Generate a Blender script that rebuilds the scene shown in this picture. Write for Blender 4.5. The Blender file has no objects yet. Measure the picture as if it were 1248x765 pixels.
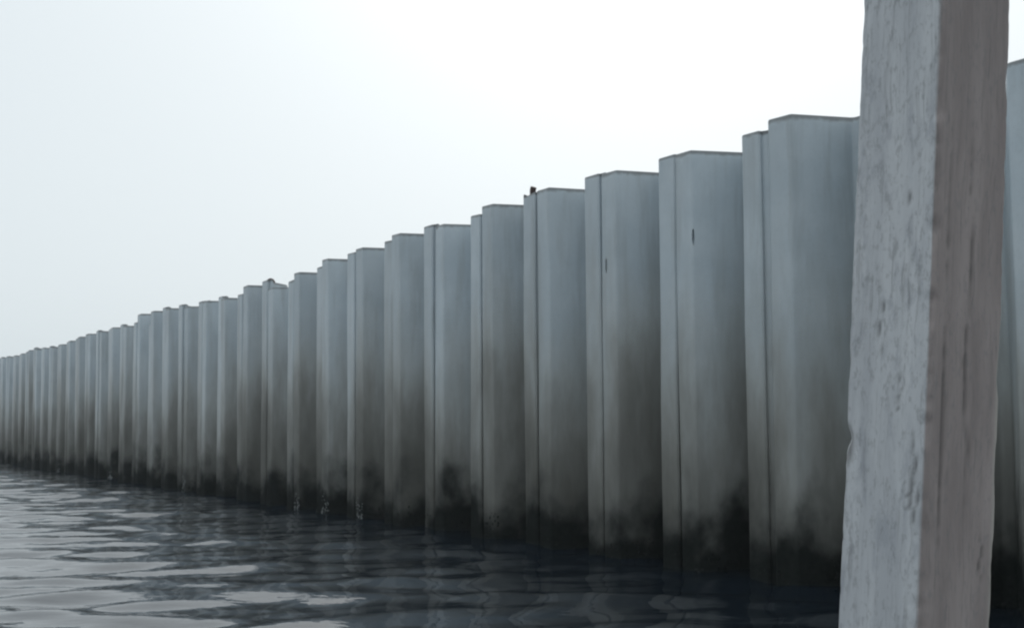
import bpy, bmesh, math, random
import numpy as np
from mathutils import Vector, Matrix, noise

R = math.radians
S = bpy.context.scene
C = S.collection

# ------------------------------------------------------------------ camera
CAM_H = 1.28
PITCH = math.atan(50 / 1200)
cam = bpy.data.cameras.new("camera")
cam.sensor_width = 36.0
cam.lens = 1200 / 1248 * 36.0
cam.shift_y = 86 / 1248
cam.clip_start, cam.clip_end = 0.05, 20000
co = bpy.data.objects.new("camera", cam)
C.objects.link(co)
co.location = (0, 0, CAM_H)
co.rotation_euler = (R(90) + PITCH, 0, 0)
S.camera = co

# ------------------------------------------------------------------ sky, sun, exposure
SUN_AZ, SUN_EL = R(9), R(44)            # azimuth clockwise from +Y
w = bpy.data.worlds.new("World")
S.world = w
w.use_nodes = True
nt = w.node_tree
nt.nodes.clear()
sky = nt.nodes.new("ShaderNodeTexSky")
sky.sky_type = 'NISHITA'
sky.sun_disc = False
sky.sun_elevation = SUN_EL
sky.sun_rotation = SUN_AZ
sky.air_density = 1.0
sky.dust_density = 8.0
sky.ozone_density = 1.0
hs = nt.nodes.new("ShaderNodeHueSaturation")
hs.inputs['Saturation'].default_value = 0.42
hz = nt.nodes.new("ShaderNodeMixRGB")    # thin even overcast over the clear sky
hz.inputs[0].default_value = 0.85
hz.inputs[2].default_value = (6.2, 6.9, 7.25, 1)
bg = nt.nodes.new("ShaderNodeBackground")
bg.inputs[1].default_value = 0.09
wo = nt.nodes.new("ShaderNodeOutputWorld")
nt.links.new(sky.outputs[0], hs.inputs['Color'])
nt.links.new(hs.outputs[0], hz.inputs[1])
nt.links.new(hz.outputs[0], bg.inputs[0])
nt.links.new(bg.outputs[0], wo.inputs[0])

sun = bpy.data.lights.new("sun", 'SUN')
sun.energy = 1.0
sun.angle = R(14)
sun.color = (1.0, 0.96, 0.9)
so = bpy.data.objects.new("sun", sun)
C.objects.link(so)
d = Vector((math.sin(SUN_AZ) * math.cos(SUN_EL), math.cos(SUN_AZ) * math.cos(SUN_EL), math.sin(SUN_EL)))
so.rotation_euler = (-d).to_track_quat('-Z', 'Y').to_euler()
so.location = (10, 40, 40)

vs = S.view_settings
vs.view_transform = 'Standard'
vs.look = 'None'
vs.gamma = 1
vs.exposure = 0.46
S.render.engine = 'CYCLES'
S.cycles.filter_width = 2.3              # the photograph is a soft video frame

# ------------------------------------------------------------------ node helpers
class NT:
    def __init__(s, name):
        s.m = bpy.data.materials.new(name)
        s.m.use_nodes = True
        s.t = s.m.node_tree
        s.p = s.t.nodes["Principled BSDF"]
    def n(s, kind, **kw):
        x = s.t.nodes.new("ShaderNode" + kind)
        for k, v in kw.items():
            setattr(x, k, v)
        return x
    def l(s, a, b):
        s.t.links.new(a, b)
    def val(s, sock, v):
        if hasattr(v, 'is_output'):
            s.l(v, sock)
        else:
            sock.default_value = v
    def math(s, op, a, b=0.0, clamp=False):
        x = s.n("Math", operation=op, use_clamp=clamp)
        s.val(x.inputs[0], a)
        s.val(x.inputs[1], b)
        return x.outputs[0]
    def ramp01(s, v, lo, hi, smooth=True):
        x = s.n("MapRange", interpolation_type='SMOOTHSTEP' if smooth else 'LINEAR')
        s.val(x.inputs[0], v)
        s.val(x.inputs[1], lo)
        s.val(x.inputs[2], hi)
        return x.outputs[0]
    def mix(s, f, a, b, mode='MIX'):
        x = s.n("MixRGB", blend_type=mode)
        s.val(x.inputs[0], f)
        for i, v in ((1, a), (2, b)):
            s.val(x.inputs[i], v if hasattr(v, 'is_output') else (*v, 1))
        return x.outputs[0]
    def noise(s, vec, scale, detail=4, rough=0.55, sc=None):
        if sc:
            mp = s.n("Mapping")
            mp.inputs['Scale'].default_value = sc
            s.l(vec, mp.inputs[0])
            vec = mp.outputs[0]
        x = s.n("TexNoise")
        s.l(vec, x.inputs['Vector'])
        x.inputs['Scale'].default_value = scale
        x.inputs['Detail'].default_value = detail
        x.inputs['Roughness'].default_value = rough
        return x.outputs[0]

def sep_z(M, vec):
    x = M.n("SeparateXYZ")
    M.l(vec, x.inputs[0])
    return x.outputs

# ------------------------------------------------------------------ materials
def concrete_material():
    M = NT("weathered_concrete")
    pos = M.n("NewGeometry").outputs['Position']
    info = M.n("ObjectInfo").outputs['Random']
    z = sep_z(M, pos)[2]
    mott = M.noise(pos, 1.6, 6, 0.6)
    streak = M.noise(pos, 7.0, 5, 0.6, (1, 1, 0.10))
    fine = M.noise(pos, 38.0, 5, 0.65)
    base = M.mix(M.ramp01(mott, 0.3, 0.7), (0.42, 0.485, 0.53), (0.50, 0.56, 0.60))
    base = M.mix(M.math('MULTIPLY', M.ramp01(streak, 0.45, 0.70), 0.55), base, (0.33, 0.365, 0.38))
    base = M.mix(M.math('MULTIPLY', M.ramp01(fine, 0.5, 0.8), 0.2), base, (0.24, 0.245, 0.24))
    tint = M.math('MULTIPLY_ADD', info, 0.18)
    tint.node.inputs[2].default_value = 0.90
    vt = M.n("CombineXYZ")
    for i in range(3):
        M.l(tint, vt.inputs[i])
    base = M.mix(1.0, base, vt.outputs[0], 'MULTIPLY')
    # dark line painted along the top edge as a backlight halo, part grime
    hh = M.n("Attribute", attribute_type='GEOMETRY', attribute_name="below_top").outputs['Fac']
    g = M.math('ADD', hh, M.math('MULTIPLY', M.math('SUBTRACT', M.noise(pos, 14, 4), 0.5), 0.05))
    top = M.math('SUBTRACT', 1.0, M.ramp01(g, 0.015, 0.05))
    base = M.mix(M.math('MULTIPLY', top, 0.75), base, (0.11, 0.105, 0.10))
    # damp tide stain: long soak-up, ragged from pile to pile
    soak = M.noise(pos, 1.5, 5, 0.6, (1, 1, 0.25))
    zz = M.math('ADD', z, M.math('MULTIPLY', M.math('SUBTRACT', soak, 0.5), -3.6))
    zz = M.math('ADD', zz, M.math('MULTIPLY', M.math('SUBTRACT', info, 0.5), 0.5))
    silt = M.math('SUBTRACT', 1.0, M.ramp01(zz, 1.0, 3.4))
    base = M.mix(M.math('MULTIPLY', silt, 0.72), base, (0.235, 0.22, 0.182))
    damp = M.math('SUBTRACT', 1.0, M.ramp01(zz, 0.1, 2.3))
    base = M.mix(M.math('MULTIPLY', damp, 0.76), base, (0.056, 0.053, 0.044))
    # algae: near-black, ragged upper edge
    rag = M.noise(pos, 2.3, 5, 0.5, (1, 1, 0.8))
    za = M.math('ADD', z, M.math('MULTIPLY', M.math('SUBTRACT', rag, 0.5), -1.5))
    za = M.math('ADD', za, M.math('MULTIPLY', M.math('SUBTRACT', info, 0.5), -0.25))
    alg = M.math('SUBTRACT', 1.0, M.ramp01(za, 0.12, 0.80))
    algc = M.mix(M.noise(pos, 22, 4), (0.006, 0.008, 0.008), (0.02, 0.023, 0.021))
    base = M.mix(alg, base, algc)
    M.l(base, M.p.inputs['Base Color'])
    slime = M.math('MAXIMUM', alg, M.math('MULTIPLY', damp, 0.75))   # silt and weed are rough, the clean face is trowel-smooth
    rgh = M.math('MULTIPLY_ADD', fine, 0.22)
    rgh.node.inputs[2].default_value = 0.28
    M.l(M.math('ADD', rgh, M.math('MULTIPLY', slime, 0.45)), M.p.inputs['Roughness'])
    M.l(M.math('SUBTRACT', 0.65, M.math('MULTIPLY', slime, 0.6)), M.p.inputs['Specular IOR Level'])
    b = M.n("Bump")
    b.inputs['Strength'].default_value = 0.35
    b.inputs['Distance'].default_value = 0.012
    M.l(M.math('ADD', M.math('MULTIPLY', fine, 0.5), M.math('ADD', mott, M.math('MULTIPLY', streak, 0.6))), b.inputs['Height'])
    M.l(b.outputs[0], M.p.inputs['Normal'])
    return M.m

def growth_material():
    M = NT("shell_growth")
    pos = M.n("NewGeometry").outputs['Position']
    c = M.mix(M.ramp01(M.noise(pos, 17, 4), 0.4, 0.72), (0.006, 0.008, 0.008), (0.017, 0.020, 0.018))
    M.l(c, M.p.inputs['Base Color'])
    M.p.inputs['Specular IOR Level'].default_value = 0.15
    M.p.inputs['Roughness'].default_value = 0.85
    return M.m

def pale_shell_material():
    M = NT("pale_shells")
    pos = M.n("NewGeometry").outputs['Position']
    M.l(M.mix(M.noise(pos, 20, 4), (0.07, 0.08, 0.08), (0.22, 0.23, 0.23)), M.p.inputs['Base Color'])
    M.p.inputs['Roughness'].default_value = 0.75
    return M.m

def rust_material():
    M = NT("rusty_steel")
    pos = M.n("NewGeometry").outputs['Position']
    M.l(M.mix(M.noise(pos, 30, 4), (0.045, 0.035, 0.032), (0.10, 0.065, 0.055)), M.p.inputs['Base Color'])
    M.p.inputs['Roughness'].default_value = 0.85
    return M.m

def water_material():
    M = NT("murky_water")
    pos = M.n("NewGeometry").outputs['Position']
    M.p.inputs['Base Color'].default_value = (0.008, 0.014, 0.022, 1)
    M.p.inputs['Roughness'].default_value = 0.03
    M.p.inputs['IOR'].default_value = 1.9
    b = M.n("Bump")
    b.inputs['Strength'].default_value = 0.20
    b.inputs['Distance'].default_value = 0.02
    M.l(M.noise(pos, 10.0, 3, 0.5, (0.45, 1, 1)), b.inputs['Height'])
    M.l(b.outputs[0], M.p.inputs['Normal'])
    return M.m

def timber_material():
    M = NT("weathered_timber")
    tc = M.n("TexCoord").outputs['Object']
    face = M.n("Attribute", attribute_type='GEOMETRY', attribute_name="shaded_brown").outputs['Fac']
    crack = M.n("Attribute", attribute_type='GEOMETRY', attribute_name="crack").outputs['Fac']
    sap = M.n("Attribute", attribute_type='GEOMETRY', attribute_name="sapwood").outputs['Fac']
    warp = M.noise(tc, 3.0, 3)
    wv = M.n("VectorMath", operation='MULTIPLY_ADD')
    cw = M.n("CombineXYZ")
    M.l(warp, cw.inputs[0]); M.l(warp, cw.inputs[1])
    M.l(cw.outputs[0], wv.inputs[0])
    wv.inputs[1].default_value = (0.05, 0.05, 0)
    M.l(tc, wv.inputs[2])
    grain = M.noise(wv.outputs[0], 130, 6, 0.7, (1, 1, 0.04))
    broad = M.noise(wv.outputs[0], 16, 4, 0.6, (1, 1, 0.12))
    blot = M.noise(tc, 22, 6, 0.7, (1, 1, 0.35))
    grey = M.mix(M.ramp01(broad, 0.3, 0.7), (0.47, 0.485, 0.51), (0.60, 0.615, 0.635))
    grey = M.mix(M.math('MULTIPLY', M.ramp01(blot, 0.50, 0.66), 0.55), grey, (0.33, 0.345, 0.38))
    brown = M.mix(M.ramp01(broad, 0.3, 0.7), (0.26, 0.225, 0.218), (0.36, 0.315, 0.305))  # browner wood, with the shade of these faces also put into its colour
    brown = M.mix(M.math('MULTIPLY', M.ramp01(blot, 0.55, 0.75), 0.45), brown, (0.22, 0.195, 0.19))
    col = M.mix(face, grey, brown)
    speck = M.noise(tc, 95, 5, 0.7, (1, 1, 0.5))
    col = M.mix(M.math('MULTIPLY', M.ramp01(speck, 0.52, 0.64), 0.35), col, (0.2, 0.2, 0.205))
    col = M.mix(M.math('MULTIPLY', sap, 0.6), col, (0.5, 0.48, 0.43))
    col = M.mix(M.math('MULTIPLY', M.ramp01(grain, 0.50, 0.72), 0.38), col, (0.13, 0.125, 0.125))
    col = M.mix(M.math('MULTIPLY', crack, 0.6), col, (0.06, 0.055, 0.052))
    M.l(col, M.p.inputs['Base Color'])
    M.p.inputs['Roughness'].default_value = 0.85
    M.p.inputs['Specular IOR Level'].default_value = 0.25
    b = M.n("Bump")
    b.inputs['Strength'].default_value = 0.6
    b.inputs['Distance'].default_value = 0.004
    M.l(M.math('ADD', grain, broad), b.inputs['Height'])
    M.l(b.outputs[0], M.p.inputs['Normal'])
    return M.m

CONCRETE = concrete_material()
GROWTH = growth_material()
SHELLS = pale_shell_material()
RUST = rust_material()
WATER = water_material()
TIMBER = timber_material()

# ------------------------------------------------------------------ water: one sheet to the horizon, real waves near by
def axis(lo, hi, step, far):
    core = list(np.arange(lo, hi + 1e-6, step))
    a, s, x = [], step, core[-1]
    while x < far:
        s *= 1.22; x += s; a.append(x)
    b, s, x = [], step, core[0]
    while x > -far:
        s *= 1.22; x -= s; b.append(x)
    return np.array(b[::-1] + core + a)

def build_water():
    rng = np.random.default_rng(11)
    xs, ys = axis(-29, 6.5, 0.062, 6000), axis(3.0, 42, 0.062, 6000)
    X, Y = np.meshgrid(xs, ys)
    Z = np.zeros_like(X)
    near = np.clip(1 - (np.hypot(X + 8, Y - 20) - 34) / 30, 0, 1)
    for lam, n, slope in ((2.8, 7, 0.010), (1.35, 12, 0.018), (0.72, 20, 0.024), (0.42, 22, 0.018), (0.25, 16, 0.010)):
        for k in range(n):
            L = lam * rng.uniform(0.75, 1.3)
            ang = R(90) + rng.normal(0, R(24)) + R(8)
            amp = slope * L / (2 * math.pi) * rng.uniform(0.6, 1.3)
            ph = rng.uniform(0, 6.283)
            kx, ky = 2 * math.pi / L * math.cos(ang), 2 * math.pi / L * math.sin(ang)
            Z += amp * np.sin(kx * X + ky * Y + ph)
    Z *= near
    ny, nx = X.shape
    v = np.stack([X, Y, Z], -1).reshape(-1, 3)
    i = np.arange(ny * nx).reshape(ny, nx)
    q = np.stack([i[:-1, :-1], i[:-1, 1:], i[1:, 1:], i[1:, :-1]], -1).reshape(-1, 4)
    me = bpy.data.meshes.new("water")
    me.vertices.add(len(v)); me.vertices.foreach_set("co", v.astype(np.float32).ravel())
    me.loops.add(q.size); me.loops.foreach_set("vertex_index", q.astype(np.int32).ravel())
    me.polygons.add(len(q)); me.polygons.foreach_set("loop_start", np.arange(0, q.size, 4, dtype=np.int32))
    me.update(calc_edges=True)
    me.polygons.foreach_set("use_smooth", np.ones(len(q), dtype=bool))
    me.materials.append(WATER)
    o = bpy.data.objects.new("water", me)
    C.objects.link(o)
    o["kind"] = "structure"
    o["label"] = "dark rippled water reflecting the concrete wall and pale sky"
    return o
build_water()

# ------------------------------------------------------------------ sheet pile wall
def ground(px, py):
    """where a sight line meets the water: used once, to survey the wall's line and pitch"""
    r, u = (px - 624) / 1200, (468 - py) / 1200
    y = math.cos(PITCH) - u * math.sin(PITCH)
    z = math.sin(PITCH) + u * math.cos(PITCH)
    t = -CAM_H / z
    return Vector((r * t, y * t, 0))

KB, VX, HOR = 0.155, -294, 518
P0 = ground(915, HOR + KB * (915 - VX))            # outer flange corner of one pile
P1 = ground(468, HOR + KB * (468 - VX))            # the same corner six piles further on
PITCH_W = (P1 - P0).length / 6.0
U = (P0 - P1).normalized()                         # along the wall, towards the camera side
V = Vector((U.y, -U.x, 0))                         # outward, over the water
if V.dot(Vector((0, 0, 0)) - P0) < 0:
    V = -V
A_OUT, B_WEB, C_IN, DEPTH, THICK = 0.43 * PITCH_W, 0.245 * PITCH_W, 0.08 * PITCH_W, 0.46, 0.11
WALL_ROT = math.atan2(U.y, U.x)
PTOP = 1.0 + 0.294 / KB
print("pitch", PITCH_W, "wall height", PTOP * CAM_H, "P0", P0)

def rounded(pts, r, n=5):
    out = [pts[0]]
    for a, b, c in zip(pts, pts[1:], pts[2:]):
        a, b, c = Vector(a), Vector(b), Vector(c)
        d1, d2 = (a - b).normalized(), (c - b).normalized()
        th = d1.angle(d2)
        l = min(r / math.tan(th / 2), (a - b).length * 0.45, (c - b).length * 0.45)
        p1, p2 = b + d1 * l, b + d2 * l
        for k in range(n + 1):
            t = k / n
            out.append(tuple((1 - t) ** 2 * p1 + 2 * t * (1 - t) * b + t * t * p2))
    out.append(pts[-1])
    return out

def offset(path, dist):
    res = []
    for i, p in enumerate(path):
        a = Vector(path[max(i - 1, 0)]); b = Vector(path[min(i + 1, len(path) - 1)])
        t = (b - a).normalized()
        res.append((p[0] + t.y * dist, p[1] - t.x * dist))
    return res

def pile_profile(gap_l, gap_r):
    """closed outline in (u, v); joint at both ends, groove on the left end, tongue on the right"""
    h = A_OUT / 2
    W = PITCH_W
    ctrl = [(gap_l, 0), (h, 0), (h + B_WEB, -DEPTH), (h + B_WEB + C_IN, -DEPTH), (W - h, 0), (W - gap_r, 0)]
    front = rounded(ctrl, 0.035)
    front[0:1] = [(gap_l, -0.014), (gap_l + 0.014, 0.0)]         # small arris chamfers at the joint
    front[-1:] = [(W - gap_r - 0.014, 0.0), (W - gap_r, -0.014)]
    back = offset(rounded(ctrl, 0.035), THICK)
    q = THICK
    tongue = [(W - gap_r, -q * .36), (W - gap_r + 0.062, -q * .42), (W - gap_r + 0.062, -q * .58), (W - gap_r, -q * .64)]
    groove = [(gap_l, -q * .70), (gap_l + 0.075, -q * .68), (gap_l + 0.075, -q * .32), (gap_l, -q * .30)]
    return front, tongue + back[::-1] + groove

def make_pile(i, top, gap_l, gap_r, seed, chip=None, slope=0.0):
    rnd = random.Random(seed)
    front, rest = pile_profile(gap_l, gap_r)
    front, rest = [(u, -v) for u, v in front], [(u, -v) for u, v in rest]   # local y points away from the water
    ring = front + rest
    n = len(ring)
    levels = [-1.2, -0.3, 0.0, 0.3, 0.7, 1.1, 1.5, 1.9, 2.3, 2.7, 3.1, top - 0.3, top - 0.06, top - 0.012, top]
    levels = [z for k, z in enumerate(levels) if k < 10 or z > 2.8]
    bm = bmesh.new()
    lay = bm.verts.layers.float.new("below_top")
    rows = []
    for z in levels:
        row = []
        for k, (u, v) in enumerate(ring):
            f = noise.noise_vector(Vector((u * 2.3 + seed * 7.1, v * 2, z * 0.55)))
            e = noise.noise(Vector((u * 14 + seed, v * 14, z * 1.1 + seed * 3)))
            fall = 0.011
            du, dv = f.x * fall, f.y * fall + e * 0.0035
            zz = z
            if z > top - 0.03:
                zz = z + noise.noise(Vector((u * 9 + seed * 5, v * 9, 0.3))) * 0.010 + slope * (u / PITCH_W - 0.5)
            if chip and chip[0] < u < chip[1]:                       # broken-off corner
                zz = min(zz, top - chip[2] * (0.85 + 0.2 * noise.noise(Vector((u * 20, v * 20, seed)))) + (z - top) * .01)
            if z == top:                                             # small worn chamfer
                dv += 0.008 if k < len(front) else -0.004
            vert = bm.verts.new((u + du, v + dv, zz))
            vert[lay] = top - z
            row.append(vert)
        rows.append(row)
    for a, b in zip(rows, rows[1:]):
        for k in range(n):
            k2 = (k + 1) % n
            bm.faces.new((a[k], a[k2], b[k2], b[k]))
    nf = len(front)
    N = nf - 2                                     # points of the un-chamfered outline; the back has as many
    for row in (rows[-1], rows[0]):
        fr, tg, bk, gr = row[:nf], row[nf:nf + 4], row[nf + 4:nf + 4 + N][::-1], row[nf + 4 + N:]
        for j in range(1, N - 2):
            bm.faces.new((fr[j + 1], fr[j + 2], bk[j + 1], bk[j]))
        ends = [(gr[3], fr[0], fr[1], gr[2]), (gr[2], fr[1], fr[2], bk[1]), (gr[2], bk[1], gr[1]), (gr[1], bk[1], bk[0], gr[0]),
                (fr[nf - 1], tg[0], tg[3], fr[nf - 2]), (tg[0], tg[1], tg[2], tg[3]), (fr[nf - 2], tg[3], bk[N - 1], bk[N - 2]), (fr[nf - 3], fr[nf - 2], bk[N - 2])]
        for e in ends:
            bm.faces.new(e)
    bmesh.ops.recalc_face_normals(bm, faces=bm.faces[:])
    me = bpy.data.meshes.new("sheet_pile")
    for f in bm.faces:
        f.smooth = True
    bm.to_mesh(me); bm.free()
    me.set_sharp_from_angle(angle=R(38))
    me.materials.append(CONCRETE)
    o = bpy.data.objects.new("sheet_pile", me)
    C.objects.link(o)
    return o, front

def front_at(front, t):
    """point and outward direction on the outer face at fraction t of its length"""
    ds = [0.0]
    for a, b in zip(front, front[1:]):
        ds.append(ds[-1] + math.dist(a, b))
    s = t * ds[-1]
    for k in range(len(front) - 1):
        if ds[k + 1] >= s:
            f = (s - ds[k]) / max(ds[k + 1] - ds[k], 1e-6)
            a, b = Vector(front[k]), Vector(front[k + 1])
            tg = (b - a).normalized()
            return a.lerp(b, f), Vector((tg.y, -tg.x))
    return Vector(front[-1]), Vector((0, -1))

def growth(parent, front, seed, count, mat, name, zlo, zhi, size):
    rnd = random.Random(seed)
    verts, faces = [], []
    base = [(math.cos(a), math.sin(a)) for a in [k * math.pi / 3 for k in range(6)]]
    for _ in range(count):
        t = rnd.uniform(0.02, 0.98)
        p, nrm = front_at(front, t)
        lim = zhi + 0.32 * (noise.noise(Vector((t * 5, seed * 1.7, 0))))
        z = zlo + (lim - zlo) * rnd.random() ** 1.3
        s = size * rnd.uniform(0.5, 1.5) * (1.15 - 0.5 * max(0, z) / max(zhi, .1))
        tg = Vector((nrm.y, -nrm.x))
        b0 = len(verts)
        el = rnd.uniform(0.8, 1.9)
        for c, sn in base:
            q = p - nrm * 0.012 + tg * (c * s * rnd.uniform(.75, 1.2))
            verts.append((q.x, q.y, z + sn * s * el * rnd.uniform(.75, 1.2)))
        for c, sn in base[::2]:
            q = p + nrm * s * rnd.uniform(.2, .4) + tg * (c * s * .5)
            verts.append((q.x, q.y, z + sn * s * el * .45))
        o = b0
        faces += [(o, o+1, o+6), (o+1, o+2, o+7, o+6), (o+2, o+3, o+7), (o+3, o+4, o+8, o+7), (o+4, o+5, o+8),
                  (o+5, o, o+6, o+8), (o+6, o+7, o+8)]
    me = bpy.data.meshes.new(name)
    me.from_pydata(verts, [], faces)
    me.materials.append(mat)
    for p in me.polygons:
        p.use_smooth = True
    o = bpy.data.objects.new(name, me)
    C.objects.link(o)
    o.parent = parent
    o["kind"] = "stuff"
    return o

def tube(name, pts, r, mat, parent, seg=8):
    bm = bmesh.new()
    rows = []
    for k, p in enumerate(pts):
        a, b = Vector(pts[max(k - 1, 0)]), Vector(pts[min(k + 1, len(pts) - 1)])
        t = (b - a).normalized()
        x = t.orthogonal().normalized() if k == 0 else (x - t * x.dot(t)).normalized()
        y = t.cross(x)
        rows.append([bm.verts.new(Vector(p) + (x * math.cos(j * 2 * math.pi / seg) + y * math.sin(j * 2 * math.pi / seg)) * r) for j in range(seg)])
    for a, b in zip(rows, rows[1:]):
        for j in range(seg):
            bm.faces.new((a[j], a[(j+1) % seg], b[(j+1) % seg], b[j]))
    bm.faces.new(rows[0][::-1]); bm.faces.new(rows[-1])
    for f in bm.faces: f.smooth = True
    me = bpy.data.meshes.new(name)
    bm.to_mesh(me); bm.free()
    me.materials.append(mat)
    o = bpy.data.objects.new(name, me)
    C.objects.link(o)
    o.parent = parent
    return o

def cut_pocket(o, u, v, z, nrm):
    """a blind lifting pocket cast into the face: narrow upright slot 6 cm deep"""
    bm = bmesh.new()
    bmesh.ops.create_uvsphere(bm, u_segments=14, v_segments=8, radius=1.0)
    ang = math.atan2(nrm.y, nrm.x)
    bmesh.ops.transform(bm, matrix=Matrix.Translation((u, v, z)) @ Matrix.Rotation(ang, 4, 'Z') @ Matrix.Diagonal((0.045, 0.011, 0.075, 1)), verts=bm.verts[:])
    me = bpy.data.meshes.new("cutter")
    bm.to_mesh(me); bm.free()
    c = bpy.data.objects.new("cutter", me)
    C.objects.link(c)
    m = o.modifiers.new("pocket", 'BOOLEAN')
    m.operation = 'DIFFERENCE'; m.object = c; m.solver = 'EXACT'
    dg = bpy.context.evaluated_depsgraph_get()
    new = bpy.data.meshes.new_from_object(o.evaluated_get(dg))
    o.modifiers.clear()
    o.data = new
    new.name = "sheet_pile"
    bpy.data.objects.remove(c); bpy.data.meshes.remove(me)

wall = bpy.data.objects.new("sheet_pile_bulkhead", None)
C.objects.link(wall)
wall["label"] = "long grey corrugated concrete sheet pile wall rising out of dark water"
wall["category"] = "sea wall"
# the empty stands at the foot of the joint in the surveyed pile; local x runs along the wall, local y away from the water
JOINT0 = P0 + U * (A_OUT / 2)
wall.location = JOINT0
wall.rotation_euler = (0, 0, WALL_ROT)

# top heights surveyed along the wall (share of the eye height above the eye), by pile; pile 0 has its left joint at JOINT0
TOPS = {3: .296, 2: .300, 1: .293, 0: .3055, -1: .2985, -2: .3020, -3: .3045, -4: .3055, -5: .298, -6: .3025, -7: .298, -8: .2955,
        -9: .287, -10: .274, -11: .290, -12: .276, -13: .283, -14: .2835, -15: .289, -16: .294, -17: .298,
        -18: .276, -19: .281, -20: .279, -21: .2815, -22: .281, -23: .276, -24: .273, -25: .271, -26: .276, -27: .279}
GAPS = {0: .026, -1: .016, -2: .003, -3: .014, -4: .014, -5: .018, -6: .004, -7: .002, -8: .003, -9: .004, -10: .012,
        1: .008, 2: .006}
rg = random.Random(5)
LO, HI = -44, 3
gap = {}
for i in range(LO, HI + 2):
    gap[i] = GAPS.get(i, rg.choice((.002, .003, .005, .009)))
for i in range(HI, LO - 1, -1):
    r = TOPS.get(i, .280 + rg.uniform(-.006, .006))
    top = CAM_H * (1 + r / KB)
    chip = {-17: (PITCH_W * .70, PITCH_W * 1.1, .36), -4: (PITCH_W * .80, PITCH_W * .93, .05)}.get(i)
    o, front = make_pile(i, top, gap[i], gap[i + 1], 100 + i, chip, slope=rg.uniform(-.03, .03) if i < -8 else -.025)
    # the cutter works in the pile's own space, so cut before placing
    if i in (-1, -2):
        p, nr = front_at(front, {-2: .05, -1: .138}[i])
        cut_pocket(o, p.x, p.y, top - {-2: .92, -1: .78}[i], nr)
    o.parent = wall
    o.location = (i * PITCH_W + PITCH_W * (.25 if i > 1 else .15 if i > 0 else 0), rg.uniform(-.012, .012), 0)
    o.scale.x = {0: 1.15, 1: 1.10}.get(i, 1.0)            # two wider piles
    o.rotation_euler = (R(rg.uniform(-.25, .25)), -R(0.55 + rg.uniform(-.18, .18)), R(rg.uniform(-.5, .5)))
    if i > -22:
        growth(o, front, 300 + i, 230 if i > -12 else 110, GROWTH, "shell_crust", -0.15, 0.20, 0.018)
    if i in (-7, -8, -9, -14, -19, -24):
        growth(o, front[:6], 900 + i, 26, SHELLS, "barnacle_cluster", 0.0, 0.26, 0.020)
    if i == -11:   # rusty lifting loop left standing on the pile head
        pts = [(PITCH_W * (.5 + .187 * math.cos(a)), .27, top - .04 + .13 * math.sin(a)) for a in [math.pi * k / 12 for k in range(13)]]
        tube("lifting_loop", pts, .022, RUST, o)
    if i in (-14, -4):
        x = {-14: .70, -4: .90}[i] * PITCH_W
        y = {-14: .25, -4: .05}[i]
        tube("lifting_stub", [(x, y, top - .08), (x, y, top + .03), (x + .01, y, top + .05), (x + .015, y, top + .06)], .034, RUST, o)

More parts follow.
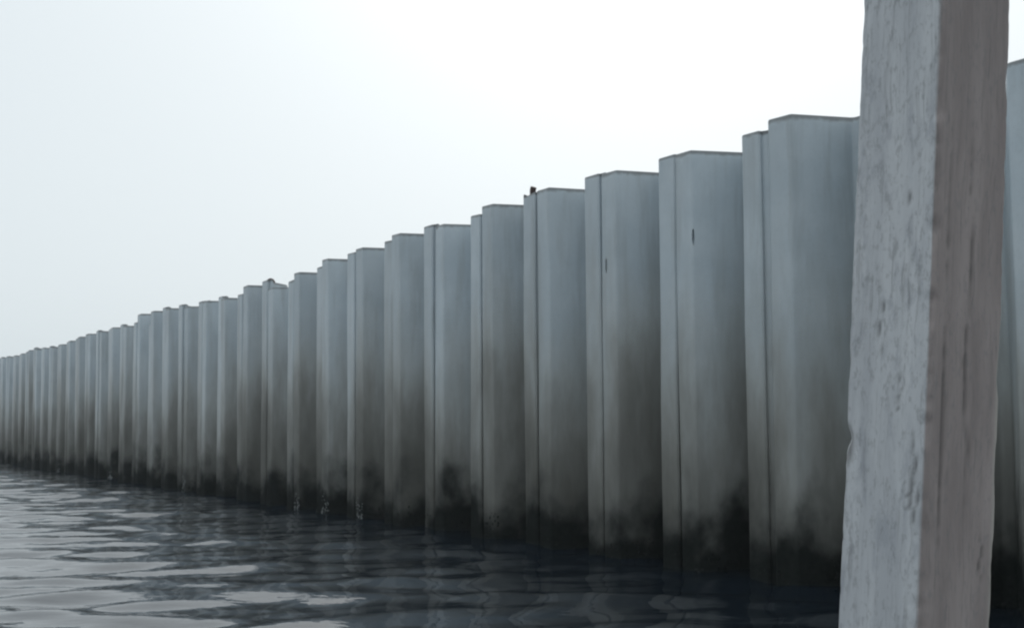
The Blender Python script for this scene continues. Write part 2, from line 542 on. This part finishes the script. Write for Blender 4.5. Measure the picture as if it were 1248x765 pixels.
# ------------------------------------------------------------------ timber post
def build_post():
    side, z0, z1 = 0.20, -1.3, 1.85           # local z = 0 at eye level
    m, nz = 26, 420
    rnd = random.Random(3)
    verts, A = [], {"shaded_brown": [], "crack": [], "sapwood": []}
    h = side / 2
    # corner order: left, front arris, right, back  (post stands on its diagonal)
    path = []
    for c in range(4):
        for k in range(m):
            path.append((c, k / m))
    corners = [(-h, -h), (h, -h), (h, h), (-h, h)]   # rotated by 45 deg later: face 0 = left-front, face 1 = right-front
    # cracks as (face, s across 0..1, z, length, width, wander)
    cracks = [(0, .86, -.10, .10, .010, .02), (0, .80, -.13, .04, .006, .06), (0, .66, .05, .05, .003, .02), (0, .40, .2, .08, .002, .02),
              (1, .52, -.03, .05, .012, .0), (1, .20, .10, .5, .006, .01), (1, .48, .20, .4, .004, .02), (0, .70, .42, .015, .012, 0),
              (0, .55, .33, .02, .008, 0), (1, .45, .12, .03, .010, 0), (0, .05, -.045, .05, .05, 0), (0, .90, -.15, .06, .006, .02), (1, .75, -.24, .05, .008, .02)]
    for iz in range(nz + 1):
        z = z0 + (z1 - z0) * iz / nz
        for c, s in path:
            a, b = Vector(corners[c]), Vector(corners[(c + 1) % 4])
            p = a.lerp(b, s)
            edge = min(s, 1 - s)
            arr = c if s < .5 else (c + 1) % 4            # nearest arris
            # worn arris: rounding that varies with height, chips
            ro = 1.0 if arr == 1 else 0.35
            wear = 0.004 + 0.008 * ro * max(0, noise.noise(Vector((arr * 9.1, 0, z * 4.1)))) + 0.016 * ro * max(0, noise.noise(Vector((arr * 5.3, 4, z * 13))) - .08) + 0.006 * ro * max(0, noise.noise(Vector((arr * 2.3, 9, z * 38))))
            if arr == 0:
                wear += 0.009 * math.exp(-((z + .03) / .018) ** 2)
            if arr == 1:
                wear += 0.010 * max(0, min(1, (-z - .12) / .08))
            if arr == 2:
                wear += 0.008
            pull = max(0, 1 - edge * side / (wear * 2.2)) ** 2 * wear
            dirc = Vector(corners[arr]).normalized()
            p -= dirc * pull * 1.2
            nrm = Vector(((0, -1), (1, 0), (0, 1), (-1, 0))[c])
            und = noise.noise(Vector((p.x * 8, p.y * 8, z * 1.6))) * .0030 + noise.noise(Vector((p.x * 40, p.y * 40, z * 5))) * .0016
            cr = 0.0
            for (cf, cs, cz, ln, wd, wan) in cracks:
                if cf == c:
                    q = (z - cz) / ln
                    if abs(q) < 1:
                        cc = cs + wan * math.sin(q * 6) + .012 * noise.noise(Vector((z * 40, cs * 9, 0)))
                        d = abs(s - cc) * side
                        ww = wd * (1 - q * q) * .4
                        cr = max(cr, max(0, 1 - d / max(ww + .002, 1e-4)) * (1 - q * q))
            p = p + nrm * (und - cr * .0035)
            sway = .004 * math.sin(z * 1.9 + 1)
            verts.append((p.x + sway, p.y, z))
            A["crack"].append(min(1, cr * 1.3))
            A["shaded_brown"].append(1.0 if c in (1, 2) else (0.0))  # right and back faces take the brown, shade-darkened colour
            A["sapwood"].append(max(0, min(1, (s - .86) / .05)) * max(0, min(1, (.25 - z) / .2)) if c == 1 else 0.0)
    n = len(path)
    faces = []
    for iz in range(nz):
        for k in range(n):
            k2 = (k + 1) % n
            faces.append((iz * n + k, iz * n + k2, (iz + 1) * n + k2, (iz + 1) * n + k))
    faces.append(tuple(nz * n + k for k in range(n)))
    faces.append(tuple(range(n))[::-1])
    me = bpy.data.meshes.new("timber_post")
    me.from_pydata(verts, [], faces)
    for nm, data in A.items():
        at = me.attributes.new(nm, 'FLOAT', 'POINT')
        at.data.foreach_set("value", data)
    me.polygons.foreach_set("use_smooth", [True] * len(me.polygons))
    me.set_sharp_from_angle(angle=R(45))
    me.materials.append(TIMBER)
    o = bpy.data.objects.new("timber_post", me)
    C.objects.link(o)
    D = 1.90
    o.location = ((1122 - 624) / 1200 * D, D, CAM_H)
    view = math.atan2(o.location.x, D)
    o.rotation_euler = Matrix.Rotation(R(3.1), 3, 'Y').to_euler()
    o.rotation_mode = 'QUATERNION'
    from mathutils import Quaternion
    o.rotation_quaternion = Quaternion((0, 1, 0), R(3.1)) @ Quaternion((0, 0, 1), R(-42) - view)
    o["label"] = "weathered grey square timber post leaning slightly in front of the concrete wall"
    o["category"] = "post"
    return o
build_post()

# ------------------------------------------------------------------ thin haze over the water
def build_haze():
    me = bpy.data.meshes.new("haze")
    bm = bmesh.new()
    bmesh.ops.create_cube(bm, size=1.0)
    bmesh.ops.transform(bm, matrix=Matrix.Translation((0, 0, 1.9)) @ Matrix.Diagonal((17000, 17000, 6.6, 1)), verts=bm.verts[:])
    bm.to_mesh(me); bm.free()
    m = bpy.data.materials.new("thin_haze")
    m.use_nodes = True
    t = m.node_tree
    t.nodes.clear()
    v = t.nodes.new("ShaderNodeVolumePrincipled")
    v.inputs['Color'].default_value = (0.86, 0.92, 0.97, 1)
    v.inputs['Density'].default_value = 0.0013
    v.inputs['Anisotropy'].default_value = 0.3
    o = t.nodes.new("ShaderNodeOutputMaterial")
    t.links.new(v.outputs[0], o.inputs['Volume'])
    me.materials.append(m)
    ob = bpy.data.objects.new("haze", me)
    C.objects.link(ob)
    ob["kind"] = "stuff"
    ob["label"] = "thin pale haze lying over the water and the wall"
    return ob
build_haze()
